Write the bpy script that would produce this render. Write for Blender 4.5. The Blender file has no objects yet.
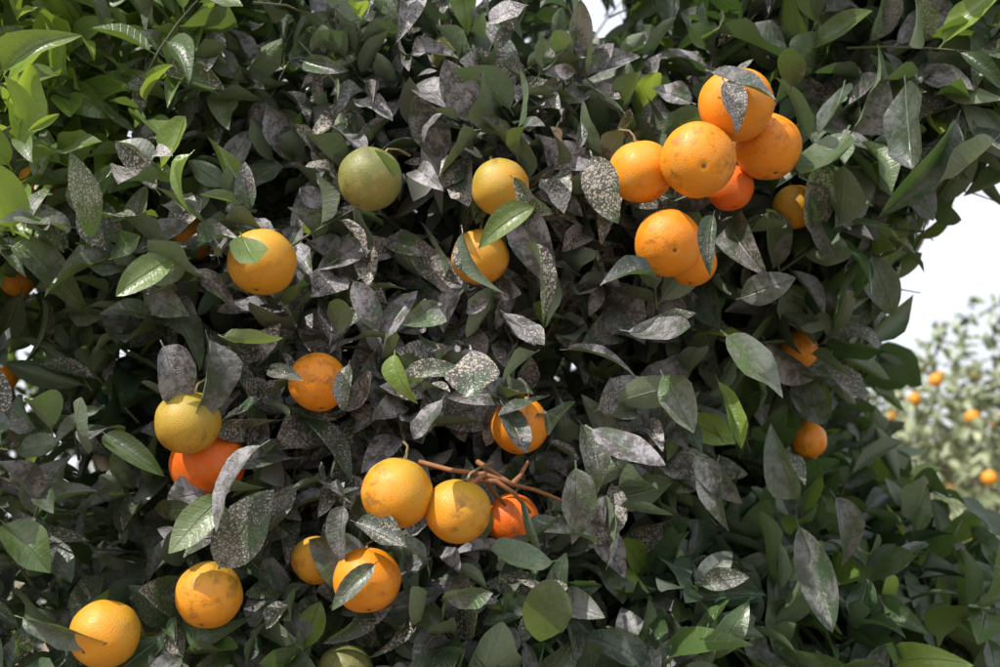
import bpy, math, random
import numpy as np
from mathutils import Vector, Matrix, noise

rng = np.random.default_rng(7)
random.seed(7)
scene = bpy.context.scene
scene.view_settings.view_transform = 'Standard'
scene.view_settings.look = 'None'
scene.view_settings.exposure = 0

# ------------------------------------------------------------ camera
CAM = np.array([0.0, -1.3, 1.5]); PITCH = math.radians(10)
FWD = np.array([0, math.cos(PITCH), math.sin(PITCH)])
UPV = np.array([0, -math.sin(PITCH), math.cos(PITCH)])
RGT = np.array([1.0, 0, 0])
FPX = 40 / 36 * 1000
cd = bpy.data.cameras.new("camera"); cam = bpy.data.objects.new("camera", cd)
scene.collection.objects.link(cam); scene.camera = cam
cam.location = CAM; cam.rotation_euler = (math.radians(90) + PITCH, 0, 0)
cd.lens = 40; cd.sensor_width = 36; cd.clip_start = 0.02; cd.clip_end = 3000
cd.dof.use_dof = True; cd.dof.focus_distance = 1.17; cd.dof.aperture_fstop = 5.0

def at(u, v, d):
    """survey: bearings measured on the photo + distance -> world position"""
    return CAM + d * (FWD + RGT * (u - 500) / FPX + UPV * (333.5 - v) / FPX)

def nrm(a):
    a = np.asarray(a, float)
    return a / (np.linalg.norm(a, axis=-1, keepdims=True) + 1e-9)

# ------------------------------------------------------------ light
SUN = nrm(np.array([-0.46, -0.42, 0.78]))
elev = math.asin(SUN[2]); az = math.atan2(SUN[0], SUN[1])
w = bpy.data.worlds.new("World"); scene.world = w; w.use_nodes = True
nt = w.node_tree; bg = nt.nodes["Background"]
sky = nt.nodes.new("ShaderNodeTexSky"); sky.sky_type = 'NISHITA'; sky.sun_disc = False
sky.sun_elevation = elev; sky.sun_rotation = az
sky.air_density = 1.0; sky.dust_density = 5.0; sky.ozone_density = 1.0
hz = nt.nodes.new("ShaderNodeMix"); hz.data_type = 'RGBA'; hz.inputs[0].default_value = .58
nt.links.new(sky.outputs[0], hz.inputs[6]); hz.inputs[7].default_value = (10.4, 10.6, 11.2, 1)   # bright high haze
nt.links.new(hz.outputs[2], bg.inputs[0]); bg.inputs[1].default_value = 0.15
sd = bpy.data.lights.new("sun", 'SUN'); sd.energy = 5.0; sd.angle = math.radians(0.5); sd.color = (1, 0.95, 0.87)
so = bpy.data.objects.new("sun", sd); scene.collection.objects.link(so)
so.rotation_euler = Vector(SUN).to_track_quat('Z', 'Y').to_euler(); so.location = (-3, -3, 6)

# ------------------------------------------------------------ node helpers
class NB:
    def __init__(s, name):
        s.m = bpy.data.materials.new(name); s.m.use_nodes = True
        s.t = s.m.node_tree; s.t.nodes.clear()
        s.out = s.t.nodes.new("ShaderNodeOutputMaterial")
    def n(s, typ, **k):
        x = s.t.nodes.new(typ)
        for a, b in k.items(): setattr(x, a, b)
        return x
    def l(s, a, b): s.t.links.new(a, b)
    def setin(s, sock, v):
        if isinstance(v, bpy.types.NodeSocket): s.l(v, sock)
        else: sock.default_value = v
    def math(s, op, a, b=0.0, c=None, clamp=False):
        x = s.n("ShaderNodeMath", operation=op); x.use_clamp = clamp
        s.setin(x.inputs[0], a); s.setin(x.inputs[1], b)
        if c is not None: s.setin(x.inputs[2], c)
        return x.outputs[0]
    def mix(s, f, a, b, blend='MIX'):
        x = s.n("ShaderNodeMix", data_type='RGBA', blend_type=blend)
        s.setin(x.inputs[0], f)
        for i, v in ((6, a), (7, b)):
            if isinstance(v, tuple): v = (v[0], v[1], v[2], 1)
            s.setin(x.inputs[i], v)
        return x.outputs[2]
    def noise(s, vec, scale, detail=2, rough=0.5):
        x = s.n("ShaderNodeTexNoise"); x.inputs["Scale"].default_value = scale
        x.inputs["Detail"].default_value = detail; x.inputs["Roughness"].default_value = rough
        s.l(vec, x.inputs["Vector"]); return x.outputs[0]
    def rmap(s, v, a, b, c=0.0, d=1.0):
        x = s.n("ShaderNodeMapRange"); s.setin(x.inputs[0], v)
        for i, q in enumerate((a, b, c, d)): x.inputs[i + 1].default_value = q
        return x.outputs[0]

# ------------------------------------------------------------ leaf material
def leaf_material(name, kind='fine'):
    b = NB(name)
    geo = b.n("ShaderNodeNewGeometry"); pos = b.n("ShaderNodeTexCoord").outputs["Object"]
    at_ = b.n("ShaderNodeAttribute", attribute_name="leafdat")
    sc = b.n("ShaderNodeSeparateColor"); b.l(at_.outputs["Color"], sc.inputs[0])
    R, G, B_, A = sc.outputs[0], sc.outputs[1], sc.outputs[2], at_.outputs["Alpha"]
    back = geo.outputs["Backfacing"]
    p = b.n("ShaderNodeBsdfPrincipled"); p.inputs["Specular IOR Level"].default_value = 0.7
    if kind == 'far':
        col = b.mix(R, (0.15, 0.19, 0.09), (0.30, 0.33, 0.18))  # pale green with distance haze and sunlight painted into the leaf colour
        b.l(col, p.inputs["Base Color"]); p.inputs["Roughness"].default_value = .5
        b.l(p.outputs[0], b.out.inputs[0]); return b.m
    up = b.math('SUBTRACT', 1.0, b.math('MULTIPLY', back, 0.8))
    col = b.mix(R, (0.022, 0.056, 0.031), (0.062, 0.118, 0.036))
    col = b.mix(A, col, (0.22, 0.34, 0.045))
    if kind == 'fine':
        uv = b.n("ShaderNodeUVMap"); sep = b.n("ShaderNodeSeparateXYZ"); b.l(uv.outputs[0], sep.inputs[0])
        t = sep.outputs[0]; s_ = b.math('ABSOLUTE', b.math('MULTIPLY_ADD', sep.outputs[1], 2.0, -1.0))
        mid = b.rmap(s_, 0.015, 0.075, 1, 0)
        ph = b.math('MULTIPLY', b.math('SUBTRACT', t, b.math('MULTIPLY', s_, 0.13)), 62.0)
        lat = b.rmap(b.math('SINE', ph), 0.80, 1.0, 0, 1)
        vein = b.math('MAXIMUM', mid, b.math('MULTIPLY', lat, 0.16))
        col = b.mix(b.math('MULTIPLY', vein, 0.45), col, (0.15, 0.20, 0.09))
        n2 = b.noise(pos, 95, 2, .85); n3 = b.noise(pos, 26, 1, .6)
        blot = b.rmap(b.math('ADD', n2, b.math('MULTIPLY', n3, .7)), .76, .99, .06, 1.0)
        film = b.math('MULTIPLY', G, blot, clamp=True)
        dust_sheen = b.mix(n3, (0.15, 0.145, 0.16), (0.42, 0.415, 0.46))  # grey dust, its blue tint painting in the sky's reflection
        soot = b.math('MULTIPLY', b.math('MAXIMUM', B_, b.math('MULTIPLY', G, 1.15)), b.rmap(b.math('SUBTRACT', n3, b.math('MULTIPLY', n2, .4)), .08, .26), clamp=True)
        col = b.mix(b.math('MULTIPLY', b.math('MULTIPLY', soot, .95), up), col, (0.056, 0.045, 0.046))
        col = b.mix(b.math('MULTIPLY', b.math('MULTIPLY', film, up), .80), col, dust_sheen)
        vo = b.n("ShaderNodeTexVoronoi"); vo.inputs["Scale"].default_value = 480; b.l(pos, vo.inputs["Vector"])
        vs = b.n("ShaderNodeSeparateColor"); b.l(vo.outputs["Color"], vs.inputs[0])
        thr = b.math('MULTIPLY', b.math('MULTIPLY', vs.outputs[0], b.math('MAXIMUM', B_, b.math('MULTIPLY', G, .38))), b.rmap(n3, .28, .52, .3, .9))
        sp = b.math('MULTIPLY', b.math('LESS_THAN', vo.outputs["Distance"], thr), up)
        col = b.mix(b.math('MULTIPLY', sp, 0.82), col, (0.55, 0.49, 0.40))
        rough = b.math('ADD', 0.22, b.math('MULTIPLY', soot, 0.28))
        rough = b.math('ADD', rough, b.math('MULTIPLY', n2, .2), clamp=True)
        b.l(rough, p.inputs["Roughness"])
        h = b.math('ADD', b.math('MULTIPLY', vein, -1.0), n2)
        bp = b.n("ShaderNodeBump"); bp.inputs["Strength"].default_value = .6; bp.inputs["Distance"].default_value = .0018
        b.l(h, bp.inputs["Height"]); b.l(bp.outputs[0], p.inputs["Normal"])
        col = b.mix(b.math('MULTIPLY', back, .55), col, (0.20, 0.25, 0.17))
        b.l(col, p.inputs["Base Color"])
        tr = b.n("ShaderNodeBsdfTranslucent")
        tc = b.mix(A, (0.10, 0.20, 0.03), (0.50, 0.66, 0.06)); b.l(tc, tr.inputs[0])
        ms = b.n("ShaderNodeMixShader")
        b.l(b.math('SUBTRACT', 0.30, b.math('MULTIPLY', G, .26)), ms.inputs[0])
        b.l(p.outputs[0], ms.inputs[1]); b.l(tr.outputs[0], ms.inputs[2]); b.l(ms.outputs[0], b.out.inputs[0])
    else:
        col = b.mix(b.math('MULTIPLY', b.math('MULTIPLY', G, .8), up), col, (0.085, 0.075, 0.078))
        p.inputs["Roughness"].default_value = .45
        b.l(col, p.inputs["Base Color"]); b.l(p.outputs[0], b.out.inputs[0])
    return b.m
LEAF = leaf_material("citrus_leaf"); LEAF_IN = leaf_material("citrus_leaf_inner", 'in'); LEAF_FAR = leaf_material("hazed_grove_leaf", 'far')

def bark_material():
    b = NB("bark"); pos = b.n("ShaderNodeTexCoord").outputs["Object"]
    n = b.noise(pos, 60, 3); c = b.mix(n, (0.06, 0.045, 0.032), (0.20, 0.165, 0.125))
    p = b.n("ShaderNodeBsdfPrincipled"); b.l(c, p.inputs[0]); p.inputs["Roughness"].default_value = .85
    b.l(p.outputs[0], b.out.inputs[0]); return b.m
BARK = bark_material()
def simple(name, c1, c2, scale, rough):
    b = NB(name); pos = b.n("ShaderNodeTexCoord").outputs["Object"]
    c = b.mix(b.noise(pos, scale, 2), c1, c2)
    p = b.n("ShaderNodeBsdfPrincipled"); b.l(c, p.inputs[0]); p.inputs["Roughness"].default_value = rough
    b.l(p.outputs[0], b.out.inputs[0]); return b.m
TWIG = simple("green_twig", (0.06, 0.09, 0.03), (0.12, 0.10, 0.06), 40, .7)
STALK = simple("fruit_stalk", (0.18, 0.09, 0.04), (0.20, 0.20, 0.08), 60, .6)
PED = simple("peduncle", (0.36, 0.13, 0.045), (0.16, 0.09, 0.04), 90, .7)

# ------------------------------------------------------------ leaves mesh
def wprof(t):
    u = np.clip((t - .10) / .90, 0, 1)
    p = u ** .74 * (1 - u) ** .90
    m = .74 / 1.64
    p = p / (m ** .74 * (1 - m) ** .90)
    return np.maximum(p, np.where(t < .14, 0.045, 0.0))
HI = (np.array([0, .10, .14, .21, .31, .43, .55, .67, .78, .88, .95, 1.0]), np.array([-1, -.5, 0, .5, 1.0]))
LO = (np.array([0, .12, .26, .44, .64, .84, 1.0]), np.array([-1, 0, 1.0]))

def leaf_geo(L, grid):
    T, S = grid; N = len(L['P'])
    P, A = L['P'], nrm(L['A']); Nn = L['N'] - A * np.sum(L['N'] * A, 1, keepdims=True); Nn = nrm(Nn)
    Sd = np.cross(A, Nn)
    t = T[None, :, None]; s = S[None, None, :]
    ln = L['len'][:, None, None]; wd = (L['len'] * L['asp'])[:, None, None] * .5
    wp = wprof(T)[None, :, None]
    fold = L['fold'][:, None, None]; curl = L['curl'][:, None, None]
    ph = L['ph'][:, None, None]; wav = L['wave'][:, None, None]
    lat = s * wp * wd * np.cos(fold)
    along = ln * (t - .35 * np.abs(curl) * t ** 2.5)
    hh = np.abs(s) ** 1.3 * wp * wd * np.sin(fold) - curl * ln * t ** 2
    if len(T) > 8: hh = hh + wav * .8 * wd * wp * np.abs(s) ** 1.5 * np.sin(ph + t * 11 + s * 2.0)
    hh = hh + wav * 2.2 * wd * s * np.sin(ph * 1.7 + t * 3.0) * wp
    lat = lat + L['bend'][:, None, None] * ln * (t ** 2) + 0 * s
    along = along + 0 * s
    V = P[:, None, None, :] + A[:, None, None, :] * along[..., None] + Sd[:, None, None, :] * lat[..., None] + Nn[:, None, None, :] * hh[..., None]
    nt_, ns = len(T), len(S)
    V = V.reshape(-1, 3)
    i, j = np.meshgrid(np.arange(nt_ - 1), np.arange(ns - 1), indexing='ij')
    q = np.stack([i * ns + j, i * ns + j + 1, (i + 1) * ns + j + 1, (i + 1) * ns + j], -1).reshape(-1, 4)
    F = (np.arange(N) * nt_ * ns)[:, None, None] + q[None]
    F = F.reshape(-1, 4)
    uv = np.stack(np.broadcast_arrays(T[:, None], (S[None, :] + 1) / 2), -1).reshape(-1, 2)
    UV = np.tile(uv, (N, 1))
    C = np.repeat(L['col'], nt_ * ns, axis=0)
    return V, F, UV, C

def build_leaf_object(name, parts, mat, parent=None, mats=None):
    Vs, Fs, Us, Cs, Ms = [], [], [], [], []; off = 0
    for pi, (L, g) in enumerate(parts):
        if len(L['P']) == 0: continue
        V, F, U, C = leaf_geo(L, g)
        k = len(F) // 2; a = V[F[k]]
        li = F[k][0] // (len(g[0]) * len(g[1]))
        n = np.cross(a[1] - a[0], a[3] - a[0])
        A = nrm(L['A'][li]); Nn = L['N'][li] - A * np.dot(L['N'][li], A)
        if np.dot(n, Nn) < 0: F = F[:, ::-1]
        Vs.append(V); Fs.append(F + off); Us.append(U); Cs.append(C); off += len(V)
        Ms.append(np.full(len(F), mats[pi] if mats else 0, np.int32))
    V = np.concatenate(Vs); F = np.concatenate(Fs); U = np.concatenate(Us); C = np.concatenate(Cs); M = np.concatenate(Ms)
    me = bpy.data.meshes.new(name)
    me.vertices.add(len(V)); me.vertices.foreach_set("co", V.astype(np.float32).ravel())
    me.loops.add(F.size); me.loops.foreach_set("vertex_index", F.astype(np.int32).ravel())
    me.polygons.add(len(F)); me.polygons.foreach_set("loop_start", np.arange(0, F.size, 4, dtype=np.int32))
    me.polygons.foreach_set("loop_total", np.full(len(F), 4, np.int32))
    me.polygons.foreach_set("use_smooth", np.ones(len(F), bool))
    for m_ in mat: me.materials.append(m_)
    me.polygons.foreach_set("material_index", M)
    uvl = me.uv_layers.new(name="UVMap"); uvl.data.foreach_set("uv", U[F.ravel()].astype(np.float32).ravel())
    ca = me.color_attributes.new("leafdat", 'FLOAT_COLOR', 'POINT'); ca.data.foreach_set("color", C.astype(np.float32).ravel())
    me.update(); me.validate()
    ob = bpy.data.objects.new(name, me); scene.collection.objects.link(ob)
    if parent: ob.parent = parent
    return ob

# ------------------------------------------------------------ tubes
class Tubes:
    def __init__(s): s.V = []; s.F = []; s.off = 0
    def add(s, pts, rad, sides=6):
        pts = np.asarray(pts, float); n = len(pts)
        d = nrm(np.gradient(pts, axis=0)); ref = np.array([.31, .87, .38])
        a = nrm(np.cross(d, ref)); b_ = np.cross(d, a)
        th = np.arange(sides) / sides * 2 * math.pi
        ring = pts[:, None] + (a[:, None] * np.cos(th)[None, :, None] + b_[:, None] * np.sin(th)[None, :, None]) * np.asarray(rad)[:, None, None]
        s.V.append(ring.reshape(-1, 3))
        for i in range(n - 1):
            for j in range(sides):
                k = (j + 1) % sides
                s.F.append((s.off + i * sides + j, s.off + i * sides + k, s.off + (i + 1) * sides + k, s.off + (i + 1) * sides + j))
        s.off += n * sides
    def obj(s, name, mat, parent=None):
        me = bpy.data.meshes.new(name); me.from_pydata(np.concatenate(s.V).tolist(), [], s.F)
        me.polygons.foreach_set("use_smooth", [True] * len(me.polygons)); me.materials.append(mat)
        ob = bpy.data.objects.new(name, me); scene.collection.objects.link(ob)
        if parent: ob.parent = parent
        return ob

# ------------------------------------------------------------ oranges list
OR = [
 (736,105,76,1.20,'ripe',1.0,1,0),(768,147,68,1.25,'ripe',.9,1,0),(698,160,76,1.18,'ripe',1.0,1,1),
 (641,172,64,1.22,'ripe',.95,1,0),(668,243,68,1.21,'ripe',.85,1,1),(692,262,50,1.27,'ripe',.5,0,0),
 (730,188,48,1.28,'deep',.6,0,0),(795,207,46,1.38,'yellow',.5,0,0),
 (370,179,64,1.20,'green',.95,1,0),(500,187,58,1.21,'gold',.75,1,0),(262,262,68,1.18,'yellow',.75,1,0),
 (480,257,58,1.25,'yellow',.35,0,0),(188,422,66,1.16,'gold',.9,1,0),(208,462,76,1.22,'deep',.5,0,0),
 (318,382,60,1.22,'ripe',.6,0,0),(397,493,73,1.14,'yellow',1.05,1,0),(458,511,67,1.15,'yellow',.95,1,0),
 (512,520,56,1.28,'deep',.12,0,0),(520,425,60,1.26,'ripe',.2,0,0),(209,595,67,1.15,'yellow',.9,1,0),
 (105,634,68,1.13,'yellow',.95,1,1),(367,580,68,1.15,'ripe',.8,1,0),(316,560,50,1.22,'yellow',.3,0,0),
 (345,672,56,1.22,'green',.25,0,0),(808,440,38,1.58,'ripe',.3,0,0),(798,350,40,1.5,'ripe',.3,0,0),
 (38,180,36,1.3,'yellow',.3,0,0),(190,240,46,1.40,'ripe',.0,0,0),(18,280,34,1.36,'ripe',.1,0,0),
 (452,55,40,1.36,'green',.1,0,0),(2,378,30,1.36,'ripe',.3,0,0),
]
ocen = np.array([at(o[0], o[1], o[3]) for o in OR]); orad = np.array([o[2] / 2 * o[3] / FPX for o in OR])
def seg_d(pts, a, b):
    ab = b - a; t = np.clip(((pts - a) @ ab) / (ab @ ab), 0, 1)
    return np.linalg.norm(pts - a - t[..., None] * ab, axis=-1)

# ------------------------------------------------------------ crown
def ell(c, r, k, dep): return (np.array(c, float), np.array(r, float), k, dep)
LOBES = [
 ell((-.62, 1.20, 1.75), (1.38, 1.42, 1.55), 9000, .33),
 ell(at(900, 5, 1.60), (.32, .33, .30), 330, .7),
 ell(at(800, 650, 1.75), (.32, .40, .36), 330, .6),
 ell(at(930, 770, 1.9), (.26, .30, .28), 150, .7),
 ell(at(730, 210, 1.60), (.30, .30, .28), 260, .6),
 ell(at(300, 420, 1.46), (.34, .26, .32), 220, .4),
 ell(at(90, 120, 1.50), (.32, .27, .30), 180, .4),
 ell(at(560, 640, 1.46), (.32, .27, .27), 200, .4),
 ell(at(480, 180, 1.46), (.30, .24, .25), 160, .4),
]
GAPS = [(600, 18, 28), (478, 2, 12), (150, 2, 10), (560, 70, 8), (985, 210, 34), (975, 300, 55), (935, 90, 9), (2, 300, 14), (905, 430, 18)]

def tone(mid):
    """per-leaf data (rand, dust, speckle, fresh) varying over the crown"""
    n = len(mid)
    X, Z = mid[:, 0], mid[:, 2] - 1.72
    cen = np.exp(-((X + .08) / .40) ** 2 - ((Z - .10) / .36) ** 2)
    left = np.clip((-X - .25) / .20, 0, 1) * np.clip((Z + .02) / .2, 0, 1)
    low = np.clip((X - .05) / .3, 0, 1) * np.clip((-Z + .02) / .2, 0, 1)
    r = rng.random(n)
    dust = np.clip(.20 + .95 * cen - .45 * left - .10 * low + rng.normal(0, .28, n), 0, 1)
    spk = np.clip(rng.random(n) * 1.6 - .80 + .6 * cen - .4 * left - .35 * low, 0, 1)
    fresh_lit = np.clip(rng.random(n) ** 4 * .5 + left * (.25 + .9 * rng.random(n)), 0, 1)  # young leaves; upper left raised further to paint in sunlit haze
    fresh_lit *= (1 - .7 * dust) * (1 - spk)
    k = rng.random(n) < .035; fresh_lit[k] = .85; dust[k] *= .2; spk[k] = 0
    return np.stack([r, dust, spk, fresh_lit], 1)

tw = Tubes()
recs = []
tocams = nrm(CAM - ocen)
for (C, R, cnt, dep) in LOBES:
    main = cnt > 5000
    for _ in range(cnt):
        u = nrm(rng.normal(0, 1, 3))
        t_ = rng.random() ** 1.8 * dep
        f = 1 - t_ + .05 * noise.noise(Vector(u * 2.6)) + .05 * noise.noise(Vector(u * 7.5))
        p = C + u * R * f
        if p[2] < .3: continue
        rel = p - CAM; d = rel @ FWD
        inview = abs(rel[0] / d) < .52 and abs((rel @ UPV) / d) < .36
        vis = inview and p[1] < .95
        if main and not vis and rng.random() < .70: continue
        if d < 1.04 and abs(rel[0]) < 1: continue
        out = nrm(u / R)
        dr = nrm(out * .75 + np.array([0, 0, .40]) + rng.normal(0, .45, 3))
        ln = rng.uniform(.07, .16); nl = int(rng.integers(6, 11))
        base = p - dr * ln
        side = nrm(np.cross(dr, rng.normal(0, 1, 3))); sd2 = np.cross(dr, side)
        bendv = rng.normal(0, .12, 3) + np.array([0, 0, -.12])
        az0 = rng.random() * 6.28
        if t_ < .14 and vis and d > 1.12:
            q = np.array([base + dr * ln * k + bendv * ln * k * k for k in (0, .3, .6, .9)])
            okk = all(min(seg_d(q, ocen[i], ocen[i] + tocams[i] * .5).min(), seg_d(q, ocen[i], ocen[i] + SUN * .5).min()) > orad[i] + .02 for i in range(len(OR)))
            if okk: tw.add(q, [.0019, .0016, .0013, .0007], 5)
        big = 1.0 + .30 * np.clip((p[0] - .10) / .25, 0, 1) + (0 if vis else .15)
        droop = rng.uniform(-.55, .35)
        for i in range(nl):
            k = (i + .7) / nl
            a = az0 + i * 2.4
            rd = side * math.cos(a) + sd2 * math.sin(a)
            pp = base + dr * ln * k + bendv * ln * k * k
            ax = nrm(rd * (1.0 - .35 * k) + dr * (.35 + .55 * k) + np.array([0, 0, droop]) + rng.normal(0, .15, 3))
            nn = out * .55 + np.array([0, 0, .5]) + dr * .45 + rng.normal(0, .42, 3)
            size = big * rng.uniform(.052, .102) * (1 - .25 * (k > .85))
            recs.append((pp, ax, nn, size, vis and t_ < .22))
P = np.array([r[0] for r in recs]); A = np.array([r[1] for r in recs]); Nn = np.array([r[2] for r in recs])
LN = np.array([r[3] for r in recs]); HIq = np.array([r[4] for r in recs])

keep = np.ones(len(P), bool)
An = nrm(A)
for i, o in enumerate(OR):
    c, r = ocen[i], orad[i]; tocam = tocams[i]
    for f in (.1, .35, .6, .85, 1.0):
        pt = P + An * (LN * f)[:, None]
        wd = LN * .16 * (1 if .2 < f < .95 else .2)
        keep &= np.linalg.norm(pt - c, axis=1) > r + wd * .3
        keep &= seg_d(pt, c, c + tocam * .45) > (r * o[5] + wd * .3 * (o[5] > .88))
        if o[6]: keep &= seg_d(pt, c, c + SUN * .5) > r * .7
PEDS = [[at(420,462,1.21), at(450,470,1.18), at(485,474,1.155), at(512,484,1.16), at(535,490,1.19), at(560,500,1.25)],
        [at(485,474,1.155), at(492,490,1.17), at(505,505,1.22)], [at(512,484,1.16), at(520,476,1.17), at(528,462,1.2)],
        [at(485,474,1.155), at(470,485,1.15), at(462,492,1.14)], [at(478,462,1.22), at(490,470,1.17), at(512,484,1.16)],
        [at(470,480,1.17), at(496,481,1.15), at(515,494,1.16), at(530,512,1.22)]]
for f in (.1, .5, .9):
    pt = P + An * (LN * f)[:, None]
    for a_, b_ in ((475, 500), (500, 525)):
        mpt = at((a_ + b_) / 2, 483, 1.16); keep &= seg_d(pt, mpt, mpt + nrm(CAM - mpt) * .3) > .018
for (gu, gv, gr) in GAPS:
    dirv = nrm(at(gu, gv, 1) - CAM)
    for f in (.3, .8):
        pt = P + An * (LN * f)[:, None] - CAM
        dd = pt @ dirv; pr = np.linalg.norm(pt - dd[:, None] * dirv, axis=1)
        keep &= pr / dd * FPX > gr
P, A, Nn, LN, HIq = P[keep], A[keep], Nn[keep], LN[keep], HIq[keep]

def pack(P, A, N, LN, col, asp=None):
    n = len(P)
    return dict(P=P, A=A, N=N, len=LN, asp=asp if asp is not None else rng.uniform(.38, .56, n), fold=rng.uniform(.15, 1.0, n),
                curl=rng.normal(.18, .30, n), ph=rng.random(n) * 6.28, wave=rng.uniform(.06, .32, n), bend=rng.normal(0, .09, n), col=col)
def sub(L, m): return {k: v[m] for k, v in L.items()}
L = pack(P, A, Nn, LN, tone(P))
print("leaves", len(P), "hi", int(HIq.sum()))

HERO = [
 ((845,80),(835,135),1.18,.35,.1,.0,.75),((905,75),(912,165),1.12,.35,.1,.0,.62),((960,110),(925,215),1.22,.3,.2,.0,.5),
 ((1000,135),(955,190),1.22,.3,.1,.1,.5),((850,125),(815,200),1.25,.2,.0,.2,.55),((790,92),(800,40),1.25,.3,.3,0,.5),
 ((552,570),(548,650),1.05,.2,.05,.35,.6),((560,560),(485,580),1.06,.25,.1,.1,.5),((600,545),(560,520),1.1,.4,.2,0,.5),
 ((795,515),(835,625),1.25,.55,.05,0,.4),((800,505),(770,440),1.25,.4,.1,.1,.5),((830,490),(885,560),1.3,.45,.1,0,.45),
 ((218,335),(262,362),1.08,.25,0,.55,.55),((205,330),(232,420),1.11,.6,.2,0,.5),((160,340),(190,400),1.11,.9,.3,0,.5),
 ((240,232),(258,275),1.10,.2,.1,.6,.6),((180,255),(118,285),1.10,.1,.0,.6,.5),
 ((705,70),(772,92),1.13,.7,.4,0,.45),((722,78),(745,118),1.11,.8,.6,0,.5),((590,150),(612,215),1.11,.3,.9,0,.5),
 ((660,280),(612,255),1.12,.5,.4,0,.5),((715,210),(700,262),1.13,.4,.4,0,.4),
 ((470,345),(482,400),1.08,.3,1,0,.6),((520,240),(575,280),1.08,.3,1,0,.6),((462,225),(470,300),1.10,.5,1,0,.5),
 ((585,425),(655,470),1.08,.9,.2,0,.45),((575,460),(582,540),1.08,.7,.2,.1,.45),((660,370),(690,430),1.15,.5,.1,.2,.5),
 ((400,395),(445,345),1.12,.4,.8,.1,.5),((395,350),(390,395),1.10,.1,0,.95,.5),((500,310),(540,340),1.1,.8,.5,0,.5),
 ((500,400),(530,455),1.14,.6,.5,0,.45),((550,395),(505,415),1.15,.7,.4,0,.45),((545,440),(570,400),1.13,.5,.3,0,.45),
 ((440,300),(415,325),1.12,.6,.2,.2,.6),((270,440),(185,490),1.09,.75,.2,0,.42),((230,490),(170,545),1.10,.2,0,.55,.45),
 ((105,405),(50,440),1.12,.3,.2,.2,.5),((100,430),(150,470),1.1,.2,.1,.3,.55),((0,520),(45,560),1.1,.15,0,.3,.6),
 ((215,575),(260,500),1.11,.5,.7,0,.5),((380,560),(330,600),1.09,.5,.3,.1,.35),((430,560),(400,540),1.1,.4,.3,.1,.5),
 ((720,330),(785,385),1.18,.4,.1,.3,.5),((715,375),(745,440),1.22,.1,0,.8,.45),((735,300),(790,280),1.25,.5,.2,0,.5),
 ((345,500),(330,560),1.12,.6,.3,0,.5),((350,520),(400,545),1.1,.5,.6,0,.5),((395,180),(375,150),1.12,.3,0,.3,.6),
 ((510,175),(545,215),1.12,.5,.8,0,.5),((540,205),(480,225),1.10,.2,.2,.6,.45),((195,150),(150,190),1.12,.2,.1,.7,.5),
 ((15,615),(95,640),1.09,.3,.2,.1,.5),((300,60),(340,70),1.2,.6,.2,0,.5),((560,350),(630,345),1.1,.9,.2,0,.4),
 ((545,560),(500,520),1.17,.6,.2,0,.5),((560,515),(525,545),1.18,.4,.4,.1,.5),((500,575),(512,530),1.18,.5,.2,0,.5),
 ((170,255),(205,225),1.2,.6,.3,.1,.5),((205,262),(175,232),1.21,.3,.3,.3,.5),((620,330),(700,345),1.12,.7,.3,0,.45),
 ((640,340),(665,300),1.15,.6,.5,0,.5),((445,395),(415,440),1.1,.8,.3,0,.45),((540,350),(500,375),1.1,.7,.6,0,.45),
 ((690,450),(740,500),1.2,.6,.2,0,.45),((720,455),(700,520),1.2,.5,.3,0,.45),((870,250),(890,310),1.4,.3,.2,.1,.5),
 ((265,370),(300,375),1.14,.6,.5,0,.5),((350,360),(335,400),1.14,.4,.5,.1,.45),((440,600),(480,585),1.1,.5,.3,.1,.5),
]
HP, HA, HN, HL, HC, HS = [], [], [], [], [], []
for (bu, bv), (tu, tv), d, du, sk, fr, asp in HERO:
    a = at(bu, bv, d + .03); b_ = at(tu, tv, d)
    HP.append(a); HA.append(nrm(b_ - a)); HL.append(np.linalg.norm(b_ - a) * 1.12)
    HN.append(nrm(nrm(CAM - a) * .65 + np.array([-.15, 0, .55]) + rng.normal(0, .3, 3))); HC.append((rng.random() * .7, du, sk, fr * .85)); HS.append(asp)
H = pack(np.array(HP), np.array(HA), np.array(HN), np.array(HL), np.array(HC, float), np.array(HS))

tree = bpy.data.objects.new("orange_tree", None); scene.collection.objects.link(tree)
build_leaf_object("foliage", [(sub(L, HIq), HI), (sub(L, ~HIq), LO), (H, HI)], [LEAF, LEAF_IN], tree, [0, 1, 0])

lb = Tubes()
def limbs(tb, root, top_c, Rr, n, r0, rs):
    fork = root + np.array([0, 0, .55])
    tb.add([root + np.array([0, 0, -.1]), root + np.array([.01, 0, .05]), root + np.array([.03, .02, .3]), fork], [r0 * 1.5, r0 * 1.15, r0, r0 * .9], 12)
    for i in range(n):
        th = i / n * 6.28 + rs.normal(0, .2); ph_ = rs.uniform(.3, 1.2)
        u = np.array([math.cos(th) * math.cos(ph_), math.sin(th) * math.cos(ph_), math.sin(ph_)])
        e = top_c + u * Rr * .66
        m = fork * .5 + e * .5 + np.array([0, 0, .12]) + rs.normal(0, .05, 3)
        q = [fork - np.array([0, 0, .1]), fork * .8 + m * .2, m, m * .4 + e * .6, e]
        tb.add(q, [r0 * .6, r0 * .5, r0 * .32, r0 * .2, r0 * .08], 8)
        for s in range(4):
            f = rs.uniform(.3, .95); st = m * (1 - f) + e * f if f > .3 else m
            u2 = nrm(u + rs.normal(0, .6, 3)); e2 = top_c + u2 * Rr * .70
            tb.add([st, (st + e2) / 2 + rs.normal(0, .04, 3), e2], [r0 * .2, r0 * .12, r0 * .04], 6)
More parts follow.
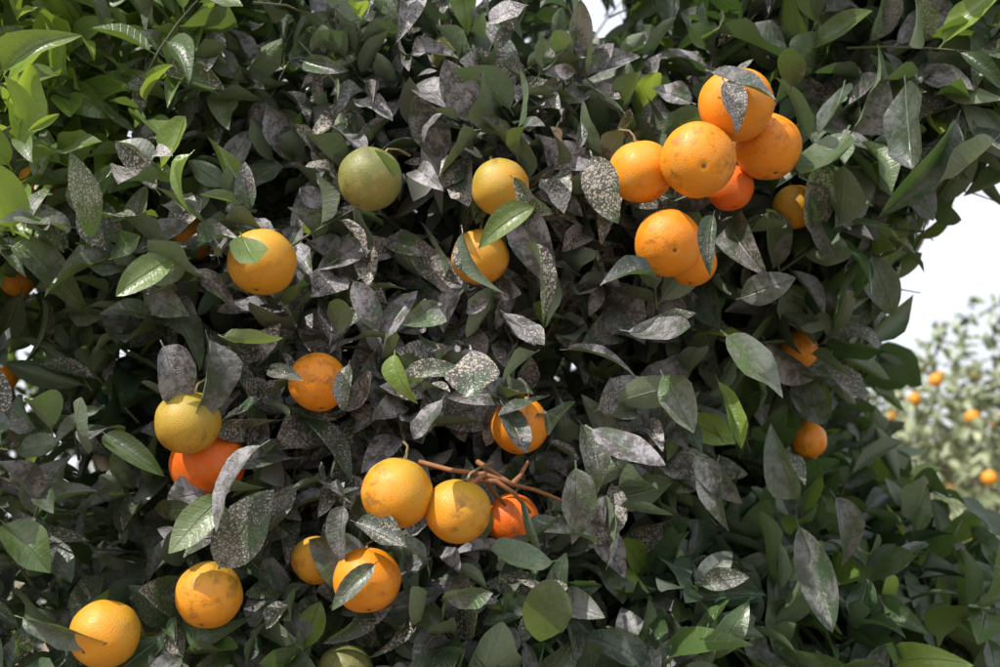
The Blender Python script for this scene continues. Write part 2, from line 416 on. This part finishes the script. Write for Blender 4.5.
limbs(lb, np.array([-.62, 1.25, 0.]), np.array([-.62, 1.25, 1.75]), np.array([1.38, 1.38, 1.55]), 9, .085, rng)
lb.add([(-.62, 1.25, .9), at(700, 300, 2.3), at(800, 150, 1.9), at(900, 60, 1.7), at(975, 60, 1.65)], [.03, .02, .013, .007, .002], 8)
lb.add([(-.62, 1.25, .7), at(700, 620, 2.4), at(820, 660, 2.1), at(920, 720, 1.95)], [.03, .018, .01, .003], 8)
lb.obj("trunk_and_limbs", BARK, tree)
tw.obj("twigs", TWIG, tree)
pd = Tubes()
for q in PEDS: pd.add(q, np.linspace(.0030, .0019, len(q)), 8)
pd.obj("fruit_stalks", PED, tree)

# ------------------------------------------------------------ oranges
def peel(name, base, alt, greenamt, shoulder):
    b = NB(name); tc = b.n("ShaderNodeTexCoord"); pos = tc.outputs["Object"]
    oi = b.n("ShaderNodeObjectInfo")
    ad = b.n("ShaderNodeVectorMath", operation='ADD'); b.l(pos, ad.inputs[0]); b.l(oi.outputs["Location"], ad.inputs[1]); wp = ad.outputs[0]
    sp = b.n("ShaderNodeSeparateXYZ"); b.l(pos, sp.inputs[0])
    n = b.noise(wp, 24, 3, .6); g = b.math('ADD', b.math('MULTIPLY', sp.outputs[2], 16.0), b.math('MULTIPLY', n, 1.6))
    f = b.math('MULTIPLY', b.rmap(g, shoulder, shoulder + .9), greenamt)
    c = b.mix(f, base, alt)
    c = b.mix(b.math('MULTIPLY', oi.outputs["Random"], .4), c, alt)
    nb = b.noise(wp, 70, 4, .7)
    c = b.mix(b.rmap(nb, .50, .75, 0, .42), c, (0.48, 0.35, 0.14))
    sm = b.math('MULTIPLY', b.rmap(nb, .50, .36, 0, .6), b.rmap(b.noise(wp, 17, 1), .48, .60))
    c = b.mix(sm, c, (0.12, 0.08, 0.04))
    p = b.n("ShaderNodeBsdfPrincipled"); b.l(c, p.inputs[0]); b.l(b.rmap(nb, .3, .7, .36, .58), p.inputs["Roughness"])
    p.inputs["Specular IOR Level"].default_value = .42
    v2 = b.n("ShaderNodeTexVoronoi"); v2.inputs["Scale"].default_value = 560; b.l(pos, v2.inputs["Vector"])
    bp = b.n("ShaderNodeBump"); bp.inputs["Strength"].default_value = .8; bp.inputs["Distance"].default_value = .0009
    b.l(b.math('SMOOTH_MIN', v2.outputs["Distance"], .45, .2), bp.inputs["Height"]); b.l(bp.outputs[0], p.inputs["Normal"])
    b.l(p.outputs[0], b.out.inputs[0]); return b.m
PEEL = {
 'ripe': peel("peel_ripe", (.80, .245, .006), (.72, .33, .02), .5, .9),
 'yellow': peel("peel_yellow", (.78, .27, .008), (.48, .31, .03), .85, .45),
 'gold': peel("peel_gold", (.64, .29, .02), (.35, .28, .04), .9, .3),
 'green': peel("peel_green", (.30, .24, .055), (.14, .17, .055), .9, .2),
 'deep': peel("peel_deep", (.80, .13, .005), (.76, .19, .012), .4, .6),
}
NAV = simple("navel", (.10, .06, .02), (.25, .14, .04), 300, .8)
def make_orange(i, c, r, kind, navel):
    nu, nv = 40, 28; V = []; F = []; M = []
    sx, sz = random.uniform(.97, 1.02), random.uniform(.93, 1.0); off = random.random() * 50
    for a in range(nv + 1):
        th = math.pi * a / nv
        for k in range(nu):
            ph_ = 2 * math.pi * k / nu
            d = Vector((math.sin(th) * math.cos(ph_), math.sin(th) * math.sin(ph_), math.cos(th)))
            rr = r * (1 + .035 * noise.noise(d * 1.6 + Vector((off, 0, 0))) - .07 * math.exp(-(th / .16) ** 2) * (1 + .3 * math.cos(5 * ph_)) - .05 * math.exp(-((math.pi - th) / .09) ** 2))
            V.append((d.x * rr * sx, d.y * rr, d.z * rr * sz))
    for a in range(nv):
        for k in range(nu):
            k2 = (k + 1) % nu
            F.append((a * nu + k, (a + 1) * nu + k, (a + 1) * nu + k2, a * nu + k2)); M.append(0)
    o = len(V); zt = r * sz * .955
    V.append((0, 0, zt + .0015))
    for k in range(10):
        a = k / 10 * 6.283; q = r * (.17 if k % 2 == 0 else .085); V.append((math.cos(a) * q, math.sin(a) * q, zt + (.0005 if k % 2 else .002)))
    for k in range(10): F.append((o, o + 1 + k, o + 1 + (k + 1) % 10)); M.append(1)
    o = len(V); st = [(0, 0, zt - .003, .0022), (.002, .002, zt + .008, .0016), (.006, .014, zt + .016, .0015), (.008, .035, zt + .022, .0018)]
    for (x, y, z, q) in st:
        for k in range(6): V.append((x + q * math.cos(k * 1.047), y + q * .3 * math.sin(k * 1.047), z + q * math.sin(k * 1.047)))
    for s in range(3):
        for k in range(6): k2 = (k + 1) % 6; F.append((o + s * 6 + k, o + s * 6 + k2, o + s * 6 + 6 + k2, o + s * 6 + 6 + k)); M.append(1)
    o = len(V); zb = -r * sz * .955
    V.append((0, 0, zb - .0012))
    for k in range(9): a = -k / 9 * 6.283; V.append((math.cos(a) * r * .06, math.sin(a) * r * .06, zb - .0008))
    for k in range(9): F.append((o, o + 1 + k, o + 1 + (k + 1) % 9)); M.append(2)
    me = bpy.data.meshes.new("orange"); me.from_pydata(V, [], F)
    me.materials.append(PEEL[kind]); me.materials.append(STALK); me.materials.append(NAV)
    me.polygons.foreach_set("material_index", M); me.polygons.foreach_set("use_smooth", [True] * len(F)); me.update()
    ob = bpy.data.objects.new("orange", me); scene.collection.objects.link(ob); ob.location = c
    if navel: ob.rotation_euler = (math.radians(-62), math.radians(random.uniform(5, 30)), random.uniform(-.3, .3))
    else: ob.rotation_euler = (random.uniform(-.45, .1), random.uniform(-.3, .3), random.uniform(-.6, .6))
for i, o in enumerate(OR): make_orange(i, ocen[i], orad[i], o[4], o[7])

# ------------------------------------------------------------ ground
b = NB("orchard_soil"); pos = b.n("ShaderNodeTexCoord").outputs["Object"]
n1 = b.noise(pos, 1.3, 4, .6); n2 = b.noise(pos, 30, 4, .7)
c = b.mix(n2, (.15, .11, .08), (.34, .27, .20)); c = b.mix(b.rmap(n1, .5, .62, 0, .7), c, (.10, .12, .045))
p = b.n("ShaderNodeBsdfPrincipled"); b.l(c, p.inputs[0]); p.inputs["Roughness"].default_value = .95
bp = b.n("ShaderNodeBump"); bp.inputs["Distance"].default_value = .03; b.l(n2, bp.inputs["Height"]); b.l(bp.outputs[0], p.inputs["Normal"])
b.l(p.outputs[0], b.out.inputs[0])
me = bpy.data.meshes.new("ground"); me.from_pydata([(-1500, -1500, 0), (1500, -1500, 0), (1500, 1500, 0), (-1500, 1500, 0)], [], [(0, 1, 2, 3)])
me.materials.append(b.m); g = bpy.data.objects.new("ground", me); scene.collection.objects.link(g)

# ------------------------------------------------------------ grove trees
FRUIT = simple("far_orange_peel", (.75, .27, .015), (.8, .33, .02), 8, .5)
def grove_mesh(seed):
    rs = np.random.default_rng(seed); n = 6000
    u = nrm(rs.normal(0, 1, (n, 3))); f = 1 - rs.random(n) ** 1.5 * .45
    f += np.array([.16 * noise.noise(Vector(q * 2.3 + seed)) + .08 * noise.noise(Vector(q * 6 + seed)) for q in u])
    Rr = np.array([1.35, 1.35, 1.3]); p = np.array([0, 0, 1.5]) + u * Rr * f[:, None]
    p[:, 2] = np.maximum(p[:, 2], .25 + .2 * rs.random(n))
    ax = nrm(u * .5 + rs.normal(0, .6, (n, 3)) + np.array([0, 0, -.3])); nn = u + rs.normal(0, .5, (n, 3)) + np.array([0, 0, .5])
    col = np.stack([rs.random(n), rs.uniform(.2, .9, n), rs.random(n) * .1, rs.uniform(.2, .8, n)], 1)
    Lg = pack(p, ax, nn, rs.uniform(.08, .12, n), col, rs.uniform(.45, .6, n))
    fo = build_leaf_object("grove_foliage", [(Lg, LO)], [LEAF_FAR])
    tb = Tubes(); limbs(tb, np.zeros(3), np.array([0, 0, 1.5]), Rr, 7, .08, rs); tr = tb.obj("grove_limbs", BARK)
    V = []; F = []
    bpy.ops.mesh.primitive_ico_sphere_add(subdivisions=2, radius=.042); t0 = bpy.context.object
    v0 = np.array([v.co[:] for v in t0.data.vertices]); f0 = [tuple(q.vertices) for q in t0.data.polygons]
    bpy.data.objects.remove(t0)
    for k in range(50):
        uu = nrm(rs.normal(0, 1, 3)); c = np.array([0, 0, 1.4]) + uu * Rr * .92
        if c[2] < .3: continue
        o = len(V); V += (v0 + c).tolist(); F += [tuple(i + o for i in q) for q in f0]
    me = bpy.data.meshes.new("grove_fruit"); me.from_pydata(V, [], F); me.materials.append(FRUIT)
    me.polygons.foreach_set("use_smooth", [True] * len(F))
    out = (fo.data, tr.data, me)
    bpy.data.objects.remove(fo); bpy.data.objects.remove(tr)
    return out
GM = [grove_mesh(3), grove_mesh(11)]
spots = [(3.35, 5.6, 1.0), (5.2, 8.8, 1.05), (3.9, 10.5, 1.0), (6.9, 12.5, 1.05), (8.5, 10.0, 1.1), (9.5, 16, 1.1), (6.5, 18, 1.1), (12.5, 20, 1.1), (11, 14, 1.1), (4.8, 15, 1.0), (8.0, 24, 1.2), (14, 27, 1.2), (11, 30, 1.2),
         (-3.8, 2.2, 1.0), (-4.5, 5.6, 1.0), (-1, 5.5, 1.0), (-2.5, 9.5, 1.1), (1.2, 9, 1.0), (-7, 9, 1.1), (18, 24, 1.2), (4.2, 22, 1.1)]
for i, (x, y, s) in enumerate(spots):
    e = bpy.data.objects.new("orange_tree", None); scene.collection.objects.link(e)
    e.location = (x, y, 0); e.scale = (s, s, s * random.uniform(.92, 1.05)); e.rotation_euler = (0, 0, random.random() * 6)
    for nm, md in zip(("foliage", "trunk_and_limbs", "fruit"), GM[i % 2]):
        q = bpy.data.objects.new("grove_" + nm, md); scene.collection.objects.link(q); q.parent = e
print("done")
